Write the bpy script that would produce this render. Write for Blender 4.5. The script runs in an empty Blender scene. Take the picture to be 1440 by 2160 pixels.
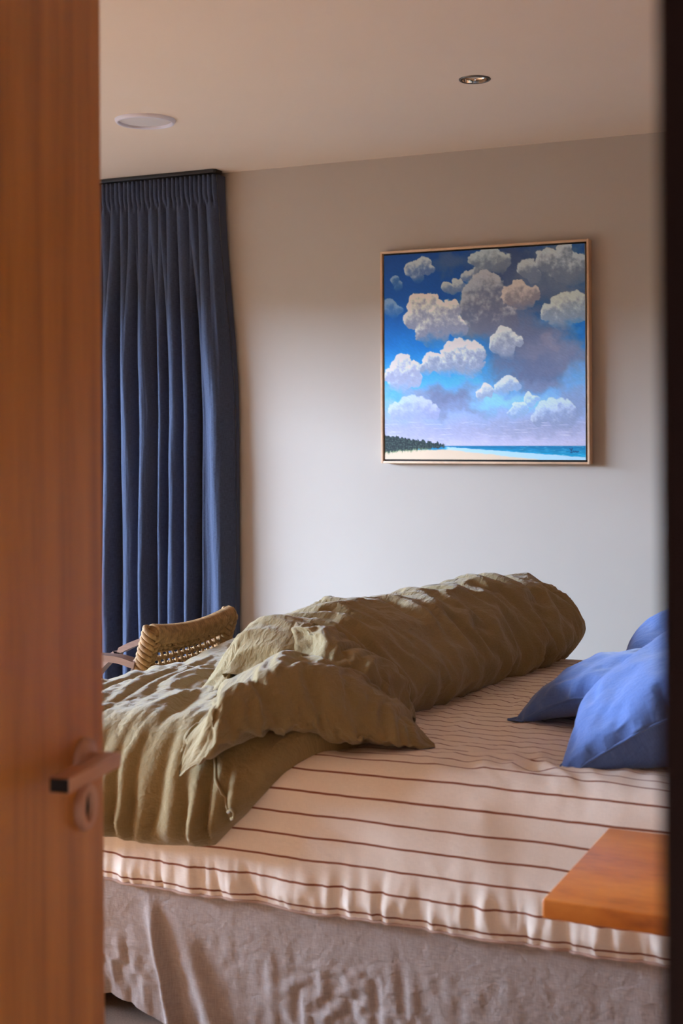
import bpy, bmesh, math, random
import numpy as np
from mathutils import Vector, Matrix

SC = bpy.context.scene
COL = SC.collection
random.seed(7)
PI = math.pi

def lin(r, g, b):
    f = lambda c: (c/255/12.92) if c/255 <= .04045 else ((c/255+.055)/1.055)**2.4
    return (f(r), f(g), f(b))

# ------------------------------------------------------------------ camera
F_PX, HORIZON, CAM_Z = 2933.0, 910.0, 1.30          # image taken as 1440 x 2160
YAW, ROLL = math.radians(24.6), 0.005
cam_data = bpy.data.cameras.new('camera')
cam_data.sensor_fit = 'VERTICAL'
cam_data.sensor_height = 36.0
cam_data.lens = F_PX/2160*36.0
cam_data.shift_y = (HORIZON-1080)/2160
cam_data.clip_start = .02
cam_data.dof.use_dof = True
cam_data.dof.focus_distance = 4.1
cam_data.dof.aperture_fstop = 5.0
cam = bpy.data.objects.new('camera', cam_data)
COL.objects.link(cam)
cam.matrix_world = (Matrix.Translation((0, 0, CAM_Z)) @ Matrix.Rotation(YAW, 4, 'Z')
                    @ Matrix.Rotation(PI/2, 4, 'X') @ Matrix.Rotation(-ROLL, 4, 'Z'))
SC.camera = cam

# ------------------------------------------------------------------ light
world = bpy.data.worlds.new('world')
SC.world = world
world.use_nodes = True
wn = world.node_tree
bg = wn.nodes['Background']
bg.inputs[0].default_value = (.70, .87, 1.20, 1)
bg.inputs[1].default_value = 178.0

sun_data = bpy.data.lights.new('sun', 'SUN')
sun_data.energy = 42.0
sun_data.angle = math.radians(2)
sun_data.color = (1.0, .75, .48)
sun = bpy.data.objects.new('sun', sun_data)
COL.objects.link(sun)
sun.rotation_euler = (0, math.radians(-70), math.radians(-26))

WIN_Y0, WIN_Y1, WIN_Z1, WIN_X = .8, 4.4, 2.05, -5.6
portal_data = bpy.data.lights.new('window_portal', 'AREA')
portal_data.shape = 'RECTANGLE'
portal_data.size = WIN_Y1-WIN_Y0
portal_data.size_y = WIN_Z1
portal_data.cycles.is_portal = True
portal = bpy.data.objects.new('window_portal', portal_data)
COL.objects.link(portal)
portal.matrix_world = Matrix.Translation((WIN_X-.06, (WIN_Y0+WIN_Y1)/2, WIN_Z1/2)) @ Matrix.Rotation(PI/2, 4, 'Z') @ Matrix.Rotation(PI/2, 4, 'X') @ Matrix.Rotation(PI, 4, 'Y')

SC.view_settings.view_transform = 'Standard'
SC.view_settings.look = 'None'
SC.view_settings.gamma = 1.0
SC.view_settings.use_curve_mapping = False
SC.view_settings.exposure = 0.0
SC.cycles.max_bounces = 14
SC.cycles.diffuse_bounces = 8
SC.cycles.use_denoising = True
SC.cycles.sample_clamp_indirect = 6.0

# ------------------------------------------------------------------ noise
def _hash(i, j, s):
    h = (i.astype(np.int64)*374761393 + j.astype(np.int64)*668265263 + s*974634777) & 0x7fffffff
    h = ((h ^ (h >> 13))*1274126177) & 0x7fffffff
    return (h ^ (h >> 16)) & 0xffff

def noise(x, y, s=0):
    xi, yi = np.floor(x), np.floor(y)
    xf, yf = x-xi, y-yi
    def g(di, dj):
        a = _hash(xi+di, yi+dj, s)/65535.0*2*PI
        return np.cos(a)*(xf-di)+np.sin(a)*(yf-dj)
    u = xf*xf*xf*(xf*(xf*6-15)+10)
    v = yf*yf*yf*(yf*(yf*6-15)+10)
    a = g(0, 0)*(1-u)+g(1, 0)*u
    b = g(0, 1)*(1-u)+g(1, 1)*u
    return (a*(1-v)+b*v)*1.5

def fbm(x, y, s=0, o=4, gain=.5):
    t, a = 0, 1.0
    for k in range(o):
        t = t+a*noise(x*2**k+k*13.7, y*2**k+k*7.3, s+k)
        a *= gain
    return t

def sstep(a, b, x):
    t = np.clip((x-a)/(b-a), 0, 1)
    return t*t*(3-2*t)

# ------------------------------------------------------------------ cloth
def grid_normals(P):
    du = np.empty_like(P); dv = np.empty_like(P)
    du[1:-1] = P[2:]-P[:-2]; du[0] = P[1]-P[0]; du[-1] = P[-1]-P[-2]
    dv[:, 1:-1] = P[:, 2:]-P[:, :-2]; dv[:, 0] = P[:, 1]-P[:, 0]; dv[:, -1] = P[:, -1]-P[:, -2]
    n = np.cross(du, dv)
    return n/np.maximum(np.linalg.norm(n, axis=2, keepdims=True), 1e-9)

def creases(U, V, seed, fu, fv, skew=0.0, warp=.8):
    """sharp-crested folds, -1..1"""
    a, b = U+skew*V, V-skew*U
    wa = warp*noise(a*fu*.45, b*fv*.9+5, seed+3)
    return 1-2.2*np.abs(noise(a*fu+wa, b*fv+warp*noise(a*fu*.5, b*fv*.5, seed+7), seed))

def fine_creases(U, V, seed, skew=0.0, k=1.0):
    m = np.clip(.35+1.2*noise(U*5, V*5, seed+21), .1, 1.2)
    return k*m*(.0042*creases(U, V, seed, 13, 5.5, skew*.7, 1.2)+.0026*creases(U, V, seed+31, 21, 11, -skew*.8-.3, 1.4)+.0013*creases(U, V, seed+41, 44, 20, skew, 1.4))

def resize(A, n, m):
    """cubic-smooth resampling of a grid of values to n x m"""
    for ax, k in ((0, n), (1, m)):
        L = A.shape[ax]
        u = np.linspace(0, L-1, k); i = np.clip(u.astype(int), 0, L-2); f = u-i
        f = f.reshape((-1, 1) if ax == 0 else (1, -1))
        if A.ndim == 3: f = f[..., None]
        g = lambda d: np.take(A, np.clip(i+d, 0, L-1), axis=ax)
        a, b, c, d = g(-1), g(0), g(1), g(2)
        A = .5*((2*b)+(-a+c)*f+(2*a-5*b+4*c-d)*f*f+(-a+3*b-3*c+d)*f**3)
    return A

def crumple_step(P0, P, W, gu, gv, iters, anchor, bend, inward):
    N = grid_normals(P0)
    lu = np.linalg.norm(P0[1:]-P0[:-1], axis=2)*(1+gu*.5*(W[1:]+W[:-1]))
    lv = np.linalg.norm(P0[:, 1:]-P0[:, :-1], axis=2)*(1+gv*.5*(W[:, 1:]+W[:, :-1]))
    ld = np.linalg.norm(P0[1:, 1:]-P0[:-1, :-1], axis=2)*(1+.5*(gu+gv)*W[1:, 1:])
    le = np.linalg.norm(P0[1:, :-1]-P0[:-1, 1:], axis=2)*(1+.5*(gu+gv)*W[1:, 1:])
    def con(A, B, L, k):
        d = B-A
        n = np.sqrt((d*d).sum(2))
        return d*(k*(1-L/np.maximum(n, 1e-9)))[..., None]
    for it in range(iters):
        P += anchor*(P0-P)
        for par in (0, 1):
            A, B = P[par:-1:2], P[par+1::2]
            A = A[:len(B)]
            c = con(A, B, lu[par::2][:len(B)], .5); A += c; B -= c
        for par in (0, 1):
            A, B = P[:, par:-1:2], P[:, par+1::2]
            A = A[:, :B.shape[1]]
            c = con(A, B, lv[:, par::2][:, :B.shape[1]], .5); A += c; B -= c
        c = con(P[:-1, :-1], P[1:, 1:], ld, .15); P[:-1, :-1] += c; P[1:, 1:] -= c
        c = con(P[:-1, 1:], P[1:, :-1], le, .15); P[:-1, 1:] += c; P[1:, :-1] -= c
        L = np.zeros_like(P)
        L[1:-1] += P[2:]+P[:-2]-2*P[1:-1]
        L[:, 1:-1] += P[:, 2:]+P[:, :-2]-2*P[:, 1:-1]
        P += bend*.25*L
        s = ((P-P0)*N).sum(2)
        P -= N*np.minimum(s+inward, 0)[..., None]
    return P

def crumple(P0, gu, gv, iters=60, anchor=.006, bend=.06, seed=1, amp=.004, cell=(.05, .05), skew=0.0, inward=.01, weight=None, levels=(4, 2, 1)):
    """Buckle a cloth grid: its threads are longer than the shape they lie on, so they fold into wrinkles (coarse folds first)."""
    n, m = P0.shape[:2]
    ul = np.cumsum(np.r_[0, np.linalg.norm(np.diff(P0, axis=0), axis=2).mean(1)])[:, None]
    vl = np.cumsum(np.r_[0, np.linalg.norm(np.diff(P0, axis=1), axis=2).mean(0)])[None, :]
    U, V = np.broadcast_arrays(ul, vl)
    W = np.ones((n, m)) if weight is None else np.clip(weight, 0, 2)
    D = grid_normals(P0)*(amp*W*fbm((U+skew*V)/cell[0], (V-skew*U*.3)/cell[1], seed, 3))[..., None]
    for lv in levels:
        nn, mm = max(n//lv, 8), max(m//lv, 8)
        Pc = resize(P0, nn, mm)
        P = crumple_step(Pc, Pc+resize(D, nn, mm), resize(W, nn, mm), gu, gv, iters, anchor, bend, inward)
        D = resize(P-Pc, n, m)
    return P0+D

# ------------------------------------------------------------------ objects
def setp(o, label=None, cat=None, group=None, kind=None):
    if label: o['label'] = label
    if cat: o['category'] = cat
    if group: o['group'] = group
    if kind: o['kind'] = kind
    return o

def mesh_obj(name, verts, faces, material, parent=None, smooth=True, uv=None):
    me = bpy.data.meshes.new(name)
    me.from_pydata([tuple(v) for v in verts], [], faces)
    me.update()
    if smooth: me.polygons.foreach_set('use_smooth', [True]*len(me.polygons))
    if uv is not None:
        lay = me.uv_layers.new(name='UVMap')
        idx = np.empty(len(me.loops), dtype=np.int32)
        me.loops.foreach_get('vertex_index', idx)
        lay.data.foreach_set('uv', np.asarray(uv, dtype=np.float32)[idx].ravel())
    if material is not None: me.materials.append(material)
    o = bpy.data.objects.new(name, me)
    COL.objects.link(o)
    if parent is not None: o.parent = parent
    return o

def empty(name, loc=(0, 0, 0), rz=0):
    o = bpy.data.objects.new(name, None)
    COL.objects.link(o)
    o.location = loc
    o.rotation_euler = (0, 0, rz)
    o.empty_display_size = .1
    return o

class MB:
    """collects shapes for ONE mesh"""
    def __init__(s): s.v, s.f, s.uv = [], [], []
    def grid(s, P, uv=None, flip=False):
        n, m = P.shape[:2]
        b = len(s.v)
        s.v += [tuple(p) for p in P.reshape(-1, 3)]
        if uv is None:
            uv = np.stack(np.meshgrid(np.linspace(0, 1, n), np.linspace(0, 1, m), indexing='ij'), -1)
        s.uv += [tuple(p) for p in uv.reshape(-1, 2)]
        for i in range(n-1):
            for j in range(m-1):
                q = (b+i*m+j, b+(i+1)*m+j, b+(i+1)*m+j+1, b+i*m+j+1)
                s.f.append(q[::-1] if flip else q)
        return s
    def add(s, v, f):
        b = len(s.v)
        s.v += [tuple(p) for p in v]
        s.uv += [(0, 0)]*len(v)
        s.f += [tuple(i+b for i in q) for q in f]
        return s
    def bm(s, bmx):
        bmx.verts.ensure_lookup_table()
        for i, v in enumerate(bmx.verts): v.index = i
        return s.add([v.co[:] for v in bmx.verts], [[v.index for v in f.verts] for f in bmx.faces])
    def box(s, lo, hi, bev=0.0, seg=2):
        b = bmesh.new()
        bmesh.ops.create_cube(b, size=1.0)
        for v in b.verts:
            v.co = Vector([lo[k]+(v.co[k]+.5)*(hi[k]-lo[k]) for k in range(3)])
        if bev > 0:
            bmesh.ops.bevel(b, geom=b.edges[:], offset=bev, segments=seg, affect='EDGES', profile=.5)
        s.bm(b); b.free()
        return s
    def tube(s, pts, rad, n=10, cap=True):
        pts = [Vector(p) for p in pts]
        if not hasattr(rad, '__len__'): rad = [rad]*len(pts)
        T = [(pts[min(i+1, len(pts)-1)]-pts[max(i-1, 0)]).normalized() for i in range(len(pts))]
        up = Vector((0, 0, 1)) if abs(T[0].z) < .9 else Vector((1, 0, 0))
        x = T[0].cross(up).normalized()
        vs, fs = [], []
        for i, p in enumerate(pts):
            x = (x-T[i]*x.dot(T[i])).normalized()
            y = T[i].cross(x)
            for k in range(n):
                a = 2*PI*k/n
                vs.append(p+(x*math.cos(a)+y*math.sin(a))*rad[i])
        for i in range(len(pts)-1):
            for k in range(n):
                fs.append((i*n+k, i*n+(k+1) % n, (i+1)*n+(k+1) % n, (i+1)*n+k))
        if cap:
            fs.append(tuple(range(n))[::-1])
            fs.append(tuple((len(pts)-1)*n+k for k in range(n)))
        return s.add(vs, fs)
    def lathe(s, prof, n=40, centre=(0, 0, 0), axis=None):
        """profile of (radius, height) turned about axis through centre"""
        ax = Vector(axis or (0, 0, 1)).normalized()
        x = ax.orthogonal().normalized(); y = ax.cross(x)
        c = Vector(centre)
        vs, fs = [], []
        for (r, h) in prof:
            for k in range(n):
                a = 2*PI*k/n
                vs.append(c+ax*h+(x*math.cos(a)+y*math.sin(a))*r)
        for i in range(len(prof)-1):
            for k in range(n):
                fs.append((i*n+k, i*n+(k+1) % n, (i+1)*n+(k+1) % n, (i+1)*n+k))
        return s.add(vs, fs)
    def build(s, name, material, parent=None, smooth=True, angle=None):
        o = mesh_obj(name, s.v, s.f, material, parent, smooth, s.uv)
        if angle is not None:
            m = o.data
            b = bmesh.new(); b.from_mesh(m)
            for e in b.edges:
                if len(e.link_faces) == 2 and e.calc_face_angle(0) > angle: e.smooth = False
            b.to_mesh(m); b.free()
        return o

def box(name, lo, hi, material, parent=None, bev=.0, seg=2):
    o = MB().box(lo, hi, bev, seg).build(name, material, parent, smooth=bev > 0, angle=.6 if bev > 0 else None)
    return o

def struct(o):
    o['kind'] = 'structure'
    return o

# ------------------------------------------------------------------ materials
def new_mat(name):
    m = bpy.data.materials.new(name)
    m.use_nodes = True
    nt = m.node_tree
    return m, nt, nt.nodes, nt.links, nt.nodes['Principled BSDF']

def mapping(nt, scale=(1, 1, 1), coord='Object', rot=(0, 0, 0)):
    tc = nt.nodes.new('ShaderNodeTexCoord')
    mp = nt.nodes.new('ShaderNodeMapping')
    mp.inputs['Scale'].default_value = scale
    mp.inputs['Rotation'].default_value = rot
    nt.links.new(tc.outputs[coord], mp.inputs[0])
    return mp.outputs[0]

def tex_noise(nt, vec, scale, detail=4, rough=.55):
    n = nt.nodes.new('ShaderNodeTexNoise')
    n.inputs['Scale'].default_value = scale
    n.inputs['Detail'].default_value = detail
    n.inputs['Roughness'].default_value = rough
    nt.links.new(vec, n.inputs['Vector'])
    return n.outputs['Fac']

def ramp(nt, fac, stops):
    r = nt.nodes.new('ShaderNodeValToRGB')
    el = r.color_ramp.elements
    while len(el) < len(stops): el.new(.5)
    for e, (p, c) in zip(el, stops):
        e.position = p
        e.color = (*c, 1)
    nt.links.new(fac, r.inputs[0])
    return r.outputs[0]

def add_bump(nt, p, fac, strength, dist):
    b = nt.nodes.new('ShaderNodeBump')
    b.inputs['Strength'].default_value = strength
    b.inputs['Distance'].default_value = dist
    nt.links.new(fac, b.inputs['Height'])
    prev = p.inputs['Normal'].links
    if prev: nt.links.new(prev[0].from_socket, b.inputs['Normal'])
    nt.links.new(b.outputs[0], p.inputs['Normal'])

def mul(c, k): return tuple(x*k for x in c)

def plain(name, col, rough=.5, metal=0.0, var=.06, scale=8, bump=0.0, bscale=60, coat=0.0, spec=.5):
    m, nt, N, L, p = new_mat(name)
    f = tex_noise(nt, mapping(nt), scale, 4)
    L.new(ramp(nt, f, [(.25, mul(col, 1-var)), (.75, mul(col, 1+var))]), p.inputs['Base Color'])
    p.inputs['Roughness'].default_value = rough
    p.inputs['Metallic'].default_value = metal
    p.inputs['Coat Weight'].default_value = coat
    p.inputs['Specular IOR Level'].default_value = spec
    if bump: add_bump(nt, p, tex_noise(nt, mapping(nt), bscale, 3), bump, .002)
    return m

def fabric(name, col, var=.14, thread=900.0, bump=.25, sheen=.15, rough=.9, slub=(40, 400), crease=0.0, stripes=None, coord='UV'):
    """woven linen: crossing threads, slubs, optional stripes across the UV v axis (metres)"""
    m, nt, N, L, p = new_mat(name)
    a = tex_noise(nt, mapping(nt, (slub[0], slub[1], 1), coord), 1, 3)
    b = tex_noise(nt, mapping(nt, (slub[1], slub[0], 1), coord), 1, 3)
    mx = N.new('ShaderNodeMath'); mx.operation = 'ADD'
    L.new(a, mx.inputs[0]); L.new(b, mx.inputs[1])
    hf = N.new('ShaderNodeMath'); hf.operation = 'MULTIPLY'; hf.inputs[1].default_value = .5
    L.new(mx.outputs[0], hf.inputs[0])
    c = ramp(nt, hf.outputs[0], [(.32, mul(col, 1-var)), (.68, mul(col, 1+var))])
    if stripes:
        period, width, scol = stripes
        sep = N.new('ShaderNodeSeparateXYZ')
        L.new(mapping(nt, (1, 1, 1), 'UV'), sep.inputs[0])
        wob = N.new('ShaderNodeMath'); wob.operation = 'MULTIPLY_ADD'
        L.new(tex_noise(nt, mapping(nt, (14, 14, 1), 'UV'), 1, 2), wob.inputs[0])
        wob.inputs[1].default_value = .004
        L.new(sep.outputs[1], wob.inputs[2])
        dv = N.new('ShaderNodeMath'); dv.operation = 'DIVIDE'; dv.inputs[1].default_value = period
        L.new(wob.outputs[0], dv.inputs[0])
        pp = N.new('ShaderNodeMath'); pp.operation = 'PINGPONG'; pp.inputs[1].default_value = .5
        L.new(dv.outputs[0], pp.inputs[0])
        mr = N.new('ShaderNodeMapRange'); mr.interpolation_type = 'SMOOTHSTEP'
        mr.inputs['From Min'].default_value = width/period*.5-.012
        mr.inputs['From Max'].default_value = width/period*.5+.025
        mr.inputs['To Min'].default_value = 1; mr.inputs['To Max'].default_value = 0
        L.new(pp.outputs[0], mr.inputs['Value'])
        mix = N.new('ShaderNodeMix'); mix.data_type = 'RGBA'
        L.new(mr.outputs[0], mix.inputs['Factor'])
        L.new(c, mix.inputs['A']); mix.inputs['B'].default_value = (*scol, 1)
        c = mix.outputs['Result']
    L.new(c, p.inputs['Base Color'])
    p.inputs['Roughness'].default_value = rough
    p.inputs['Specular IOR Level'].default_value = .15
    p.inputs['Sheen Weight'].default_value = sheen
    p.inputs['Sheen Roughness'].default_value = .5
    add_bump(nt, p, hf.outputs[0], bump, .0012)
    if crease:
        cr = tex_noise(nt, mapping(nt, (9, 14, 1), coord, (0, 0, .5)), 1, 5, .6)
        rd = N.new('ShaderNodeMath'); rd.operation = 'PINGPONG'; rd.inputs[1].default_value = .08
        L.new(cr, rd.inputs[0])
        add_bump(nt, p, rd.outputs[0], crease, .05)
    return m

def timber(name, stops, rough=.4, stretch=(30, 30, 1.6), coat=.2, rot=(0, 0, 0), bump=.05, fig=2.2, spec=.5):
    m, nt, N, L, p = new_mat(name)
    vec = mapping(nt, stretch, 'Object', rot)
    n1 = tex_noise(nt, vec, 1, 5, .6)
    n2 = tex_noise(nt, mapping(nt, tuple(s*fig*3 for s in stretch), 'Object', rot), 1, 3)
    mx = N.new('ShaderNodeMath'); mx.operation = 'MULTIPLY_ADD'; mx.inputs[1].default_value = .35
    L.new(n2, mx.inputs[0]); L.new(n1, mx.inputs[2])
    sb = N.new('ShaderNodeMath'); sb.operation = 'SUBTRACT'; sb.inputs[1].default_value = .17
    L.new(mx.outputs[0], sb.inputs[0])
    L.new(ramp(nt, sb.outputs[0], stops), p.inputs['Base Color'])
    p.inputs['Roughness'].default_value = rough
    p.inputs['Coat Weight'].default_value = coat
    p.inputs['Coat Roughness'].default_value = .25
    p.inputs['Specular IOR Level'].default_value = spec
    add_bump(nt, p, n2, bump, .001)
    return m

M = {}
M['wall'] = plain('wall_paint', (.455, .408, .352), .85, var=.015, scale=3, bump=.03, bscale=160, spec=.2)
M['ceil'] = plain('ceiling_paint', (.82, .70, .575), .9, var=.012, scale=3, spec=.2)
M['carpet'] = plain('carpet_pile', (.23, .17, .13), .95, var=.25, scale=260, bump=.6, bscale=420, spec=.1)
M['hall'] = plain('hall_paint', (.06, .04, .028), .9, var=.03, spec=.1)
M['bounce_lining'] = timber('warm_bounce_lining', [(.3, (.26, .12, .045)), (.7, (.38, .19, .08))], .6, (6, 6, 1), .05)  # timber colour invented for unseen walls, to warm and dim their bounce
M['trim'] = plain('painted_trim', (.72, .68, .63), .5, var=.02)
M['darktimber'] = timber('dark_stained_timber', [(.3, (.010, .004, .003)), (.7, (.020, .008, .005))], .7, coat=0, spec=.1)
M['door'] = timber('door_veneer', [(.28, (.40, .140, .018)), (.5, (.58, .225, .034)), (.72, (.70, .29, .052))], .5, (26, 26, 1.1), .08, bump=.04)
M['bronze'] = plain('brushed_bronze', (.62, .36, .23), .5, .55, var=.05, scale=30)
M['black'] = plain('black_shadow_gap', (.006, .005, .005), .8, var=.02)
M['table'] = timber('jarrah_timber', [(.22, (.16, .030, .004)), (.48, (.52, .140, .014)), (.72, (.66, .215, .028))], .36, (3.5, 9, 9), .2, bump=.05)
M['chair_wood'] = timber('chair_arm_timber', [(.3, (.12, .065, .045)), (.7, (.22, .13, .095))], .35, (3, 30, 30), .3)
M['rope'] = plain('seagrass_rope', (.34, .205, .095), .75, var=.45, scale=55, bump=.5, bscale=500, spec=.25)
M['curtain'] = fabric('navy_curtain_linen', (.046, .060, .102), .50, bump=.35, sheen=.12, slub=(45, 500))
M['duvet'] = fabric('olive_washed_linen', (.262, .195, .088), .12, bump=.3, sheen=.2, slub=(60, 600), crease=.4)
M['sheet'] = fabric('striped_cream_cotton', (.88, .80, .695), .05, bump=.15, sheen=.05, slub=(60, 600), crease=.10, stripes=(.0465, .0038, (.25, .085, .045)))
M['valance'] = fabric('oatmeal_valance_linen', (.40, .345, .315), .20, bump=.35, sheen=.1, slub=(45, 420), crease=.25)
M['pillow'] = fabric('blue_pillow_linen', (.085, .150, .36), .16, bump=.3, sheen=.25, slub=(60, 600), crease=.2)
M['mattress'] = fabric('mattress_ticking', (.05, .06, .10), .1, bump=.1, slub=(60, 600))
M['oak'] = timber('oak_frame', [(.3, (.56, .36, .22)), (.7, (.70, .48, .31))], .5, (8, 8, 8), .05)
M['chrome'] = plain('polished_chrome', (.72, .70, .66), .08, 1.0, var=.02)
M['nickel'] = plain('dark_nickel', (.16, .14, .12), .3, 1.0, var=.03)
M['white'] = plain('white_plastic', (.74, .75, .86), .45, var=.015)
M['whitemesh'] = plain('white_grille', (.66, .64, .64), .7, var=.02)
M['alu'] = plain('dark_aluminium', (.03, .03, .032), .4, .6, var=.05)
M['deck'] = timber('garden_deck', [(.3, (.020, .013, .008)), (.7, (.035, .024, .015))], .7, (2, 40, 40), 0)
M['sky_screen'] = plain('sky_screen_leaves', (.016, .024, .009), .8, var=.5, scale=9, bump=1, bscale=25)

def glass_mat():
    m, nt, N, L, p = new_mat('window_glass')
    N.remove(p)
    t = N.new('ShaderNodeBsdfTransparent'); t.inputs[0].default_value = (.95, .97, .97, 1)
    g = N.new('ShaderNodeBsdfGlossy'); g.inputs['Roughness'].default_value = .02
    mx = N.new('ShaderNodeMixShader'); mx.inputs[0].default_value = .05
    L.new(t.outputs[0], mx.inputs[1]); L.new(g.outputs[0], mx.inputs[2])
    L.new(mx.outputs[0], N['Material Output'].inputs[0])
    return m
M['glass'] = glass_mat()

# ================================================================== room shell
XL, XR, YF, YB, ZC = -5.6, .05, .67, 5.165, 2.40      # room: left window wall, bed-head wall, door wall, painting wall
T = .10
struct(box('floor', (XL-T, -1.6, -.06), (XR+1.2, YB+T, 0), M['carpet']))

DL = (-1.427, 4.131)                                     # recessed downlight
def ceiling_mesh():
    mb = MB()
    x0, x1, y0, y1 = XL-T, XR+T, YF-T, YB+T
    r, h, n = .0435, .10, 48
    cx, cy = DL
    ring, sq = [], []
    for k in range(n):
        a = 2*PI*k/n
        c, s = math.cos(a), math.sin(a)
        ring.append((cx+r*c, cy+r*s, ZC))
        m = max(abs(c), abs(s))
        sq.append((cx+h*c/m, cy+h*s/m, ZC))
    mb.add(ring+sq, [(k, n+k, n+(k+1) % n, (k+1) % n)[::-1] for k in range(n)])
    ys = [y0, cy-h, cy+h, y1]; xs = [x0, cx-h, cx+h, x1]
    for i in range(3):
        for j in range(3):
            if i == 1 and j == 1: continue
            mb.add([(xs[i], ys[j], ZC), (xs[i], ys[j+1], ZC), (xs[i+1], ys[j+1], ZC), (xs[i+1], ys[j], ZC)], [(0, 1, 2, 3)])
    mb.box((x0, y0, ZC+.10), (x1, y1, ZC+.16))
    for a, b in (((x0, y0), (x1, y0+.02)), ((x0, y1-.02), (x1, y1)), ((x0, y0), (x0+.02, y1)), ((x1-.02, y0), (x1, y1))):
        mb.box((a[0], a[1], ZC+.001), (b[0], b[1], ZC+.10))
    return mb.build('ceiling', M['ceil'], smooth=False)
struct(ceiling_mesh())
struct(box('wall_back', (XL-T, YB, 0), (XR+T, YB+T, ZC), M['wall']))
struct(box('wall_right', (XR, YF-T, 0), (XR+T, YB, ZC), M['bounce_lining']))
wl = MB()
wl.box((XL-T, YF-T, 0), (XL, WIN_Y0, ZC)).box((XL-T, WIN_Y1, 0), (XL, YB, ZC)).box((XL-T, WIN_Y0, WIN_Z1), (XL, WIN_Y1, ZC))
struct(wl.build('wall_left', M['bounce_lining'], smooth=False))
DOOR_X0, DOOR_X1, DOOR_Z = -.875, -.118, 2.06
wf = MB()
wf.box((XL, YF-T, 0), (DOOR_X0-.03, YF, ZC)).box((DOOR_X1+.03, YF-T, 0), (XR, YF, ZC)).box((DOOR_X0-.03, YF-T, DOOR_Z+.03), (DOOR_X1+.03, YF, ZC))
struct(wf.build('wall_front', M['bounce_lining'], smooth=False))
# the unlit hall the camera stands in
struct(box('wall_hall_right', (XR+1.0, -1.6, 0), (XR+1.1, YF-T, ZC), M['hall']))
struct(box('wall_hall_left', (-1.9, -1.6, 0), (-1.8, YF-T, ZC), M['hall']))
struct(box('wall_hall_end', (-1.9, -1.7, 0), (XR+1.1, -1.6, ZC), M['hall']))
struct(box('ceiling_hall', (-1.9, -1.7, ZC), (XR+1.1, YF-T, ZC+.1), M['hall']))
# door lining and architraves, dark timber
struct(box('trim_1', (DOOR_X1, YF-T-.004, 0), (DOOR_X1+.03, YF+.004, DOOR_Z+.03), M['darktimber'], bev=.002))
struct(box('trim_2', (DOOR_X0-.03, YF-T-.004, 0), (DOOR_X0, YF+.004, DOOR_Z+.03), M['darktimber'], bev=.002))
struct(box('trim_3', (DOOR_X0, YF-T-.004, DOOR_Z), (DOOR_X1, YF+.004, DOOR_Z+.03), M['darktimber'], bev=.002))
struct(box('trim_4', (DOOR_X1+.004, YF-T-.02, 0), (DOOR_X1+.075, YF-T, DOOR_Z+.08), M['darktimber'], bev=.002))
struct(box('trim_5', (DOOR_X0-.075, YF-T-.02, 0), (DOOR_X0-.004, YF-T, DOOR_Z+.08), M['darktimber'], bev=.002))
struct(box('baseboard_back', (XL, YB-.016, 0), (XR, YB, .09), M['trim'], bev=.004))
struct(box('baseboard_right', (XR-.016, YF, 0), (XR, YB-.016, .09), M['trim'], bev=.004))
# window
w1 = MB()
fw = .05
w1.box((XL-.08, WIN_Y0, 0.001), (XL-.02, WIN_Y0+fw, WIN_Z1)).box((XL-.08, WIN_Y1-fw, 0.001), (XL-.02, WIN_Y1, WIN_Z1))
w1.box((XL-.08, WIN_Y0+fw, WIN_Z1-fw), (XL-.02, WIN_Y1-fw, WIN_Z1)).box((XL-.08, WIN_Y0+fw, .001), (XL-.02, WIN_Y1-fw, .05))
ym = (WIN_Y0+WIN_Y1)/2
w1.box((XL-.08, ym-.03, .05), (XL-.02, ym+.03, WIN_Z1-fw))
win = struct(w1.build('window_1', M['alu'], smooth=False))
for a, b in ((WIN_Y0+fw, ym-.03), (ym+.03, WIN_Y1-fw)):
    box('pane', (XL-.053, a, .05), (XL-.047, b, WIN_Z1-fw), M['glass'], win)
# outside, unseen: timber deck, plus an added roof and leafy screen cropping the sky
struct(box('ceiling_sky_cutoff', (XL-T-2.6, -14, 2.60), (XL-T, 18, 2.70), M['darktimber']))  # unseen roof added to cut off the high sky
struct(box('floor_deck', (-30, -14, -.14), (XL-T, 18, -.06), M['deck']))

def sky_screen():  # added green bank, shaped to hide the lowest strip of sky
    n, m = 90, 14
    yy = np.linspace(-14, 18, n)[:, None]*np.ones((1, m))
    a = np.linspace(-.15, 1.15, m)[None, :]*np.ones((n, 1))*PI
    x = -10.45-np.cos(a)*.45+fbm(yy*1.1, a*2, 3)*.06
    z = np.maximum(2.24*np.sin(np.clip(a, 0, PI))**.3+fbm(yy*.9, a*2, 8)*.04, -.1)
    z = np.where((a < 0) | (a > PI), -.1, z)
    return MB().grid(np.stack([x, yy, z], -1)).build('sky_screen', M['sky_screen'])
setp(sky_screen(), 'added dark green leafy screen outside the window, unseen, hiding the lowest sky', 'sky_screen')

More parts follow.
